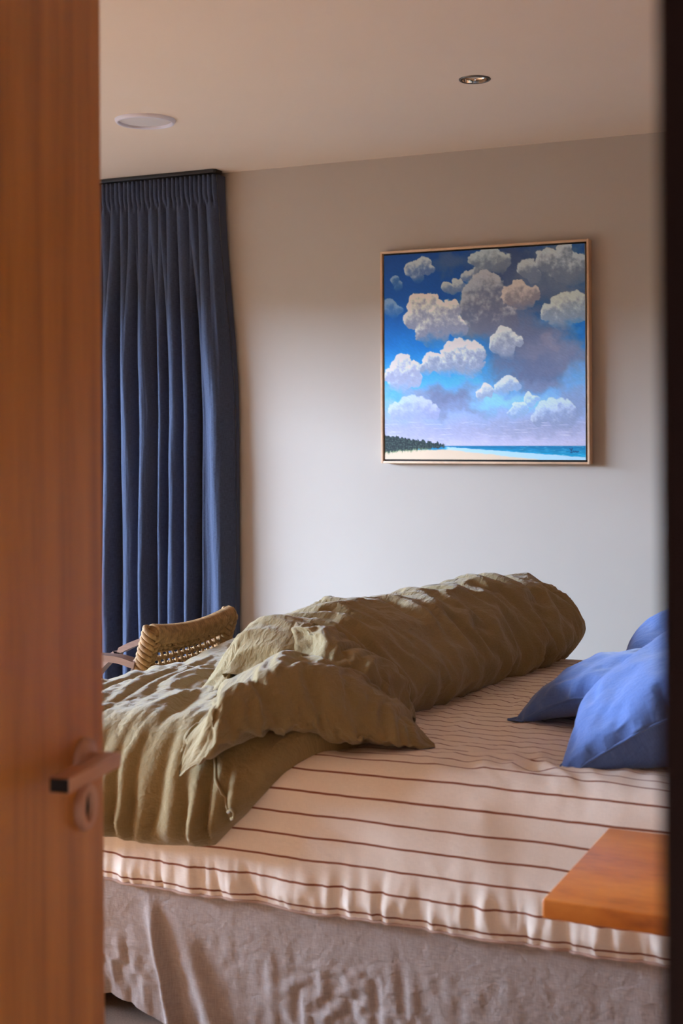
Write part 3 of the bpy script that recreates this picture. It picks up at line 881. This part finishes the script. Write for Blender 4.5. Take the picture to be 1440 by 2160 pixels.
def duvet():
    mb = MB()
    # --- the part lying over the foot of the bed and hanging down the near side
    na, nq = 250, 250
    s = np.linspace(0, 1, na); t = np.linspace(0, 1, nq)
    S, Tq = np.meshgrid(s, t, indexing='ij')
    q0 = -(ARC+(BZT-BR)-.415)
    Q = q0+Tq*(QF+ARC+.12-q0)
    xe = np.interp(Q, [-.26, -.2, -.15, -.10, -.05, .0, .05, .12, .2, .35, 1.6], [-1.475, -1.40, -1.362, -1.325, -1.29, -1.26, -1.235, -1.20, -1.20, -1.30, -1.30])
    A0 = BX0-ARC-.20
    A = A0+S*(xe-A0)
    Q = np.where(Q < .05, Q+(.03*sstep(-1.50, -1.40, A)-.012*noise(A*5, A*0, 3))*sstep(.05, q0, Q), Q)
    de = np.minimum((1-S)*(xe-A0), Tq*(QF-q0))
    de = np.minimum(de, np.minimum(S*(xe-A0), (1-Tq)*(QF-q0)))
    edge = np.sqrt(np.clip(1-(1-np.clip(de/.045, 0, 1))**2, 0, 1))
    hang = sstep(.0, -.10, Q)
    low = sstep(-.05, q0+.06, Q)
    h = .008+edge*(.046-.012*hang)
    yq = prof_q(Q)[0]
    h += edge*(1-hang)*(.026*noise(A*4.6+.8*noise(A*2, Q*2, 2)+Q*1.2, Q*1.1+3, 22)+.016*np.abs(fbm(A/.12+Q*2.2, Q/.6, 23, 3)))
    fan = (A+1.47)*(1+.0*Q)+.35*(Q-q0)*(A+1.47)
    rid = np.abs(np.sin(fan/.058*PI+1.3*noise(A*9, Q*5, 25)))
    h += edge*hang*(.038*(rid**1.1)*(.45+.9*np.clip(noise(A*6, Q*4, 26)+.45, 0, 1))-.004+.010*creases(A, Q, 29, 12, 5))*(.35+.65*low)
    h += edge*(1-hang)*.009*creases(A, Q, 33, 7, 2.0, .35)
    h = np.maximum(h, .006)
    P, n = bed_surface(A, Q, h)
    W = .5+.6*np.clip(noise(A*4, Q*3, 28)+.5, 0, 1)
    P = crumple(P, .045, .03, 40, .012, .06, 31, .004, (.06, .22), .35, .006, W*edge*(1-.5*hang))
    P = P+grid_normals(P)*(edge*fine_creases(A, Q, 35, .4, .75))[..., None]
    mb.grid(P, np.stack([A, Q], -1))
    body = P
    # --- sausage-like folds: each a loft of sections F (front foot), R (ridge), B (back foot)
    def loft(st, n, m, bulge=.030, tuck=.05, fold=.007, fq=(7, 3), dn=.03, **kw):
        st = spline(st, n)
        Fp, Rp, Bp = st[:, 0], st[:, 1], st[:, 2]
        horiz = (Bp-Fp)*[1, 1, 0]
        L = np.linalg.norm(horiz, axis=1, keepdims=True)
        hd = horiz/np.maximum(L, 1e-5)
        hgt = (Rp[:, 2]-.5*(Fp[:, 2]+Bp[:, 2]))[:, None]
        k = np.clip(L/.15, 0, 1)
        up = np.array([[0, 0, 1.0]])
        ctrl = np.stack([Fp+hd*tuck*k-up*dn*k, Fp-up*dn*.25*k, Fp-hd*bulge*k*.8+up*hgt*.34, Fp*.42+Rp*.58-hd*bulge*k*.8+up*hgt*.26, Rp-hd*.012*k, Rp+hd*np.minimum(L*.22, .07)-up*.006*k, Rp*.42+Bp*.58+up*hgt*.26, Bp+up*hgt*.12, Bp-up*.03], 1)
        G = np.stack([spline(ctrl[i], m) for i in range(n)], 0)
        ul = np.cumsum(np.r_[0, np.linalg.norm(np.diff(G[:, m//2], axis=0), axis=1)])[:, None]+np.zeros((1, m))
        vl = np.cumsum(np.r_[0, np.linalg.norm(np.diff(G[n//2], axis=0), axis=1)])[None, :]+np.zeros((n, 1))
        k2 = (np.clip(L/.15, 0, 1)*np.ones((1, m)))*sstep(0, .1, np.linspace(0, 1, m))[None, :]
        sd = kw['seed']
        dsp = fold*(creases(ul, vl, sd+100, fq[0], fq[1], kw['skew']*.8)+.55*creases(ul, vl, sd+110, fq[0]*2.3, fq[1]*2.0, -kw['skew']*.5))
        G = G-grid_normals(G)*(dsp*k2)[..., None]
        kw['weight'] = np.clip(.55+1.1*noise(ul*6, vl*6, sd+120), .08, 1.6)*k2
        G = crumple(G, **kw)
        G = G-grid_normals(G)*(k2*fine_creases(ul, vl, sd+130, kw['skew']))[..., None]
        Us = np.cumsum(np.r_[0, np.linalg.norm(np.diff(G[:, m//2], axis=0), axis=1)])
        Vs = np.cumsum(np.r_[0, np.linalg.norm(np.diff(G[n//2], axis=0), axis=1)])
        uv = np.stack(np.meshgrid(Us, Vs, indexing='ij'), -1)
        mb.grid(G, uv, flip=True)
        return G
    # the long roll turned back across the bed
    roll = [  # y, right contact x, ridge x, left x, ridge z
        (4.19, -1.21, -1.25, -1.30, .70), (4.17, -1.165, -1.245, -1.37, .785), (4.12, -1.14, -1.255, -1.43, .832), (4.00, -1.135, -1.28, -1.48, .850),
        (3.76, -1.165, -1.325, -1.54, .852), (3.54, -1.20, -1.375, -1.60, .848), (3.30, -1.225, -1.42, -1.64, .845), (3.10, -1.26, -1.47, -1.70, .848), (2.95, -1.285, -1.52, -1.70, .82), (2.86, -1.33, -1.54, -1.66, .74)]
    st = []
    for (y, xr, xm, xl, z) in roll:
        st.append([(xr, y, .632), (xm, y, z), (xl, y, .66)])
    loft(st, 260, 130, .050, .06, .014, (5.0, 2.2), gu=.12, gv=.09, seed=41, amp=.007, cell=(.08, .24), skew=.55, inward=.016, anchor=.003)
    # upper lobe, its lit face looking towards the window
    st = [[(-1.715, 3.25, .675), (-1.71, 3.28, .70), (-1.69, 3.36, .69)],
          [(-1.69, 3.14, .655), (-1.66, 3.17, .790), (-1.58, 3.36, .72)],
          [(-1.59, 2.97, .665), (-1.565, 3.04, .836), (-1.49, 3.26, .75)],
          [(-1.47, 2.88, .69), (-1.465, 2.96, .848), (-1.42, 3.16, .76)],
          [(-1.36, 2.83, .735), (-1.36, 2.92, .825), (-1.34, 3.10, .74)],
          [(-1.265, 2.81, .715), (-1.27, 2.91, .790), (-1.26, 3.06, .70)],
          [(-1.205, 2.85, .665), (-1.21, 2.93, .735), (-1.20, 3.03, .66)],
          [(-1.185, 2.90, .635), (-1.185, 2.93, .66), (-1.18, 2.98, .64)]]
    loft(st, 150, 100, .010, -.045, .009, (7, 5), dn=.05, gu=.11, gv=.08, seed=43, amp=.006, cell=(.07, .14), skew=.3, inward=.014, anchor=.003)
    # lower lobe that ends in the corner tips, one over the bed edge and one on the sheet
    st = [[(-1.498, 2.468, .592), (-1.50, 2.470, .604), (-1.507, 2.475, .612)],
          [(-1.455, 2.452, .620), (-1.475, 2.475, .665), (-1.53, 2.54, .655)],
          [(-1.405, 2.462, .645), (-1.435, 2.495, .735), (-1.61, 2.88, .70)],
          [(-1.355, 2.535, .668), (-1.405, 2.585, .785), (-1.60, 3.06, .73)],
          [(-1.305, 2.60, .668), (-1.355, 2.665, .803), (-1.49, 3.02, .75)],
          [(-1.245, 2.63, .655), (-1.285, 2.71, .798), (-1.34, 2.91, .73)],
          [(-1.19, 2.66, .642), (-1.225, 2.745, .768), (-1.26, 2.92, .71)],
          [(-1.13, 2.70, .633), (-1.16, 2.79, .715), (-1.19, 2.92, .67)],
          [(-1.085, 2.745, .628), (-1.105, 2.79, .662), (-1.13, 2.86, .645)],
          [(-1.055, 2.772, .626), (-1.06, 2.78, .633), (-1.068, 2.79, .632)]]
    low_g = loft(st, 190, 110, .030, .075, .010, (7.5, 3.0), dn=.012, gu=.12, gv=.07, seed=47, amp=.006, cell=(.06, .16), skew=.2, inward=.014, anchor=.003)
    o = mb.build('duvet', M['duvet'])
    setp(o, 'olive green linen duvet turned back in a thick rumpled roll', 'duvet')
    # stitched opening hem running from the corner tip down the hanging side, with its little loop
    ir = int(.955*na)
    pts = []
    for k in range(14):
        u = k/13
        q = -.02-(.15)*u
        j = int(np.clip((q-q0)/(QF+ARC+.12-q0)*nq, 0, nq-1))
        x = -1.50+.095*u
        i = int(np.argmin(np.abs(body[:, j, 0]-x)))
        p = body[i, j]
        pts.append((p[0], p[1]-.004, p[2]))
    hem = MB().tube([(a, b+.004, c) for a, b, c in pts], [.0042]*14, 8)
    e = Vector(pts[-1])
    hem.tube([e+Vector((0, -.002, 0)), e+Vector((.010, -.006, .008)), e+Vector((.018, -.006, .002)), e+Vector((.016, -.004, -.010)), e+Vector((.006, .002, -.014))], .0036, 8)
    hem.build('opening_hem', M['duvet'], o)
duvet()

# ------------------------------------------------------------------ pillows
def pillow(label, loc, rot, hw, hl, th, seed, dent=0.0, droop=.05, under=.72):
    n = 96
    g = np.sin(np.linspace(-1, 1, n)*PI/2)
    U, V = np.meshgrid(g, g, indexing='ij')
    px = hw*U*(1-.10*(1-V**2)**1.0*np.abs(U)**2)
    py = hl*V*(1-.07*(1-U**2)**1.0*np.abs(V)**2)
    prof = (np.clip(1-U**2, 0, 1)*np.clip(1-V**2, 0, 1))**.42
    lump = 1+.16*noise(U*1.6+seed, V*1.6, seed)-dent*np.exp(-((U-.1)**2+(V+.1)**2)/.12)
    top = np.stack([px, py, th*prof*lump], -1)
    bot = np.stack([px, py, -th*under*prof], -1)
    sag = droop*(U*U*V*V)
    top[..., 2] -= sag; bot[..., 2] -= sag
    W = .4+.8*np.clip(1-prof, 0, 1)+.3
    top = crumple(top, .05, .05, 50, .004, .08, seed, .006, (.13, .13), .2, .014, W)
    top = top+grid_normals(top)*(sstep(0, .5, prof)*fine_creases(px, py, seed+5, .5, .9))[..., None]
    m = .5*(top+bot)
    for A in (top, bot):
        for sl in (np.s_[0, :], np.s_[-1, :], np.s_[:, 0], np.s_[:, -1]):
            A[sl] = m[sl]
    # settle on the mattress: nothing sinks below the sheet
    Rm = np.array(Matrix.Rotation(rot[2], 3, 'Z') @ Matrix.Rotation(rot[1], 3, 'Y') @ Matrix.Rotation(rot[0], 3, 'X'))
    for A in (top, bot):
        w = A @ Rm.T + np.array(loc)
        w[..., 2] = np.maximum(w[..., 2], BZT+.006)
        A[...] = (w-np.array(loc)) @ Rm
    uv = np.stack([px, py], -1)
    mb = MB().grid(top, uv).grid(bot, uv, flip=True)
    o = mb.build('pillow', M['pillow'])
    o.location = loc; o.rotation_euler = rot
    setp(o, label, 'pillow', 'blue pillows at the head of the bed')
    # seam along the edge
    loop = [top[i, 0] for i in range(n)]+[top[-1, j] for j in range(n)]+[top[i, -1] for i in range(n-1, -1, -1)]+[top[0, j] for j in range(n-1, -1, -1)]
    MB().tube([tuple(p) for p in loop[::3]], .0028, 6).build('edge_seam', M['pillow'], o)
    return o
R = math.radians
pillow('blue linen pillow in front, leaning up on the pillow behind it', (-.552, 3.045, .768), (R(3), R(-26), R(4)), .285, .330, .095, 61, droop=.03, under=1.7)
pillow('blue linen pillow half tucked under the front pillow, corner pointing to the duvet', (-.650, 3.30, .698), (R(-2), R(-6), R(-26)), .240, .32, .095, 67, droop=.085)
pillow('blue linen pillow lying beyond the other two near the painting wall', (-.61, 3.80, .722), (R(2), R(-5), R(3)), .27, .29, .115, 71)

# ================================================================== bedside table
def bedside_table():
    t = empty('bedside_table', (-.28, 2.215, 0))
    setp(t, 'low red-brown timber bedside table with a thick overhanging top beside the bed', 'bedside table')
    box('table_top', (-.315, -.205, .571), (.325, .205, .600), M['table'], t, bev=.003, seg=3)
    box('apron', (-.06, -.15, .50), (.30, .15, .571), M['table'], t, bev=.002)
    for x in (-.04, .27):
        for y in (-.13, .13):
            MB().tube([(x, y, 0), (x, y, .52)], [.014, .020], 16).build('leg', M['table'], t)
    dr = box('drawer_front', (-.045, -.162, .508), (.285, -.150, .566), M['table'], t, bev=.002)
    MB().lathe([(.0001, .022), (.010, .020), (.012, .014), (.006, .008), (.006, 0)], 20, (.12, -.162, .537), (0, -1, 0)).build('knob', M['bronze'], dr)
bedside_table()

# ================================================================== rope armchair
def rope_chair():
    # local: chair faces -x, its back towards the bed; y across
    t = empty('rope_armchair', (-2.42, 3.645, 0), 0)
    setp(t, 'low armchair with a woven seagrass rope back and curved timber arm', 'armchair')
    hw = .225
    z0, z1 = .34, .735
    lean = .30
    def bk(y, z, d=0):                                   # point on the back plane
        sag = -.020*(1-(y/hw)**2)*sstep(.55, .74, np.float64(z))
        return Vector((.255+lean*(z-z1)+d, y*(1+.05*(z-z0)), z+float(sag)))
    box_core = MB()
    # wrapped top rail: close coils of cord
    def coil(name, path, rad, cord, turns, par, flat=1.0):
        pts = []
        steps = turns*10
        for k in range(steps+1):
            u = k/steps
            p, tx, ny = path(u)
            a = 2*PI*turns*u
            b = tx.cross(ny).normalized()
            pts.append(p+ny*math.cos(a)*rad+b*math.sin(a)*rad*flat)
        return MB().tube(pts, cord, 6).build(name, M['rope'], par)
    nrm = Vector((1, 0, -lean)).normalized()
    def top_path(u):
        y = -hw+2*hw*u
        return bk(y, z1-.016), Vector((0, 1, 0)), nrm
    rail = MB().tube([bk(-hw+2*hw*k/16, z1-.016) for k in range(17)], .020, 12).build('top_rail', M['rope'], t)
    coil('cord_wrap', top_path, .0225, .0050, 44, rail, 1.15)
    # side rails: thick plaits of rope
    for sd in (-1, 1):
        def path(u, sd=sd):
            z = z1-.008-(z1-z0)*u
            return bk(sd*hw, z)
        core = MB().tube([path(k/12) for k in range(13)], .017, 10).build('side_rail', M['rope'], t)
        lv = 25                                          # chunky fishtail plait: strands wrap in from both edges and meet in a V
        for k in range(lv):
            for side in (-1, 1):
                u0 = (k+.5*(side > 0))/lv
                pts = []
                for (f, d, dz) in ((.10, -.014, .018), (-.55, -.017, .011), (-.95, -.010, .005), (-1.08, .002, .001), (-.95, .012, -.004), (-.50, .019, -.011), (.20, .015, -.021)):
                    p = path(min(max(u0-dz/(z1-z0)*1.0, -.02), 1.02))
                    pts.append(tuple(p-Vector((0, 1, 0))*side*f*.0250+nrm*d))
                MB().tube([tuple(q) for q in spline(pts, 13)], [.0040, .0062, .0072, .0078, .0080, .0080, .0080, .0080, .0080, .0078, .0072, .0062, .0036], 7).build('plait_strand', M['rope'], core)
    # open weave between the rails: twisted rows tied by short slanting cords
    rows = 11
    zs = [z1-.066-k*.026 for k in range(rows)]
    for r, z in enumerate(zs):
        row = None
        for st in range(2):
            pts = []
            for k in range(121):
                y = -hw+.012+2*(hw-.012)*k/120
                ph = 2*PI*k/120*16+st*PI
                pts.append(bk(y, z)+Vector((0, 0, .0036*math.sin(ph)))+nrm*.0045*math.cos(ph))
            o = MB().tube(pts, .0042, 6).build('woven_row' if st == 0 else 'strand', M['rope'], t if st == 0 else row)
            if st == 0: row = o
    for r in range(rows-1):
        for k in range(13):
            y = -hw+.040+k*(2*hw-.08)/12
            za, zb = zs[r]+.002, zs[r+1]-.002
            a, b = bk(y-.008, za), bk(y+.008, zb)
            MB().tube([a+nrm*.006, a*.5+b*.5+nrm*.010, b+nrm*.006], .0045, 6).build('tie_cord', M['rope'], t)
    for k in range(2):                                   # denser plaits just under the top rail
        pts = [bk(-hw+.01+2*(hw-.01)*j/100, z1-.046-k*.010)+nrm*(.008*math.cos(j*.9+k*PI)) for j in range(101)]
        MB().tube(pts, .0075, 6).build('woven_row', M['rope'], t)
    # frame
    for sd in (-1, 1):
        y = sd*(hw+.018)
        MB().tube([bk(y, .64, -.012), bk(y, .40, -.010), (.10, y, .20), (.14, y, 0)], [.013, .015, .016, .013], 12).build('rear_leg', M['chair_wood'], t)
        MB().tube([(-.30, y, .34), (-.30, y, .18), (-.33, y, 0)], [.016, .016, .013], 12).build('front_leg', M['chair_wood'], t)
        # bent arm: leaves the back near its top, sweeps forward and curves down to the front leg
        path = spline([(bk(y, .630).x-.01, y, .630), (.13, y, .644), (-.02, y, .632), (-.17, y, .575), (-.275, y, .48), (-.305, y, .40), (-.30, y, .30)], 40)
        vs, fs = [], []
        for i, p in enumerate(path):
            tg = path[min(i+1, 39)]-path[max(i-1, 0)]
            tg = tg/np.linalg.norm(tg)
            up = np.array([-tg[2], 0, tg[0]])
            if up[2] < 0 and i < 20: up = -up
            w, h = .022, .0095
            for (sy, su) in ((-1, -1), (1, -1), (1, 1), (-1, 1)):
                vs.append(tuple(p+np.array([0, sy*w, 0])+up*su*h))
        for i in range(39):
            for k in range(4):
                fs.append((i*4+k, i*4+(k+1) % 4, (i+1)*4+(k+1) % 4, (i+1)*4+k))
        fs += [(3, 2, 1, 0), (156, 157, 158, 159)]
        MB().add(vs, fs).build('arm', M['chair_wood'], t, smooth=True, angle=.6)
        MB().tube([(-.30, y, .34), (bk(y, .36).x, y, .34)], .014, 10).build('side_stretcher', M['chair_wood'], t)
    for x in (-.30, bk(0, .36).x):
        MB().tube([(x, -hw-.02, .34), (x, hw+.02, .34)], .014, 10).build('seat_stretcher', M['chair_wood'], t)
    # woven seat
    xa, xb = -.295, bk(0, .36).x-.005
    for k in range(26):
        x = xa+(xb-xa)*k/25
        pts = [(x, -hw-.012+(2*hw+.024)*j/24, .352+.006*math.sin(j*PI*.9+k*PI)-.018*math.sin(PI*j/24)) for j in range(25)]
        MB().tube(pts, .0085, 6).build('seat_cord', M['rope'], t)
    return t
rope_chair()
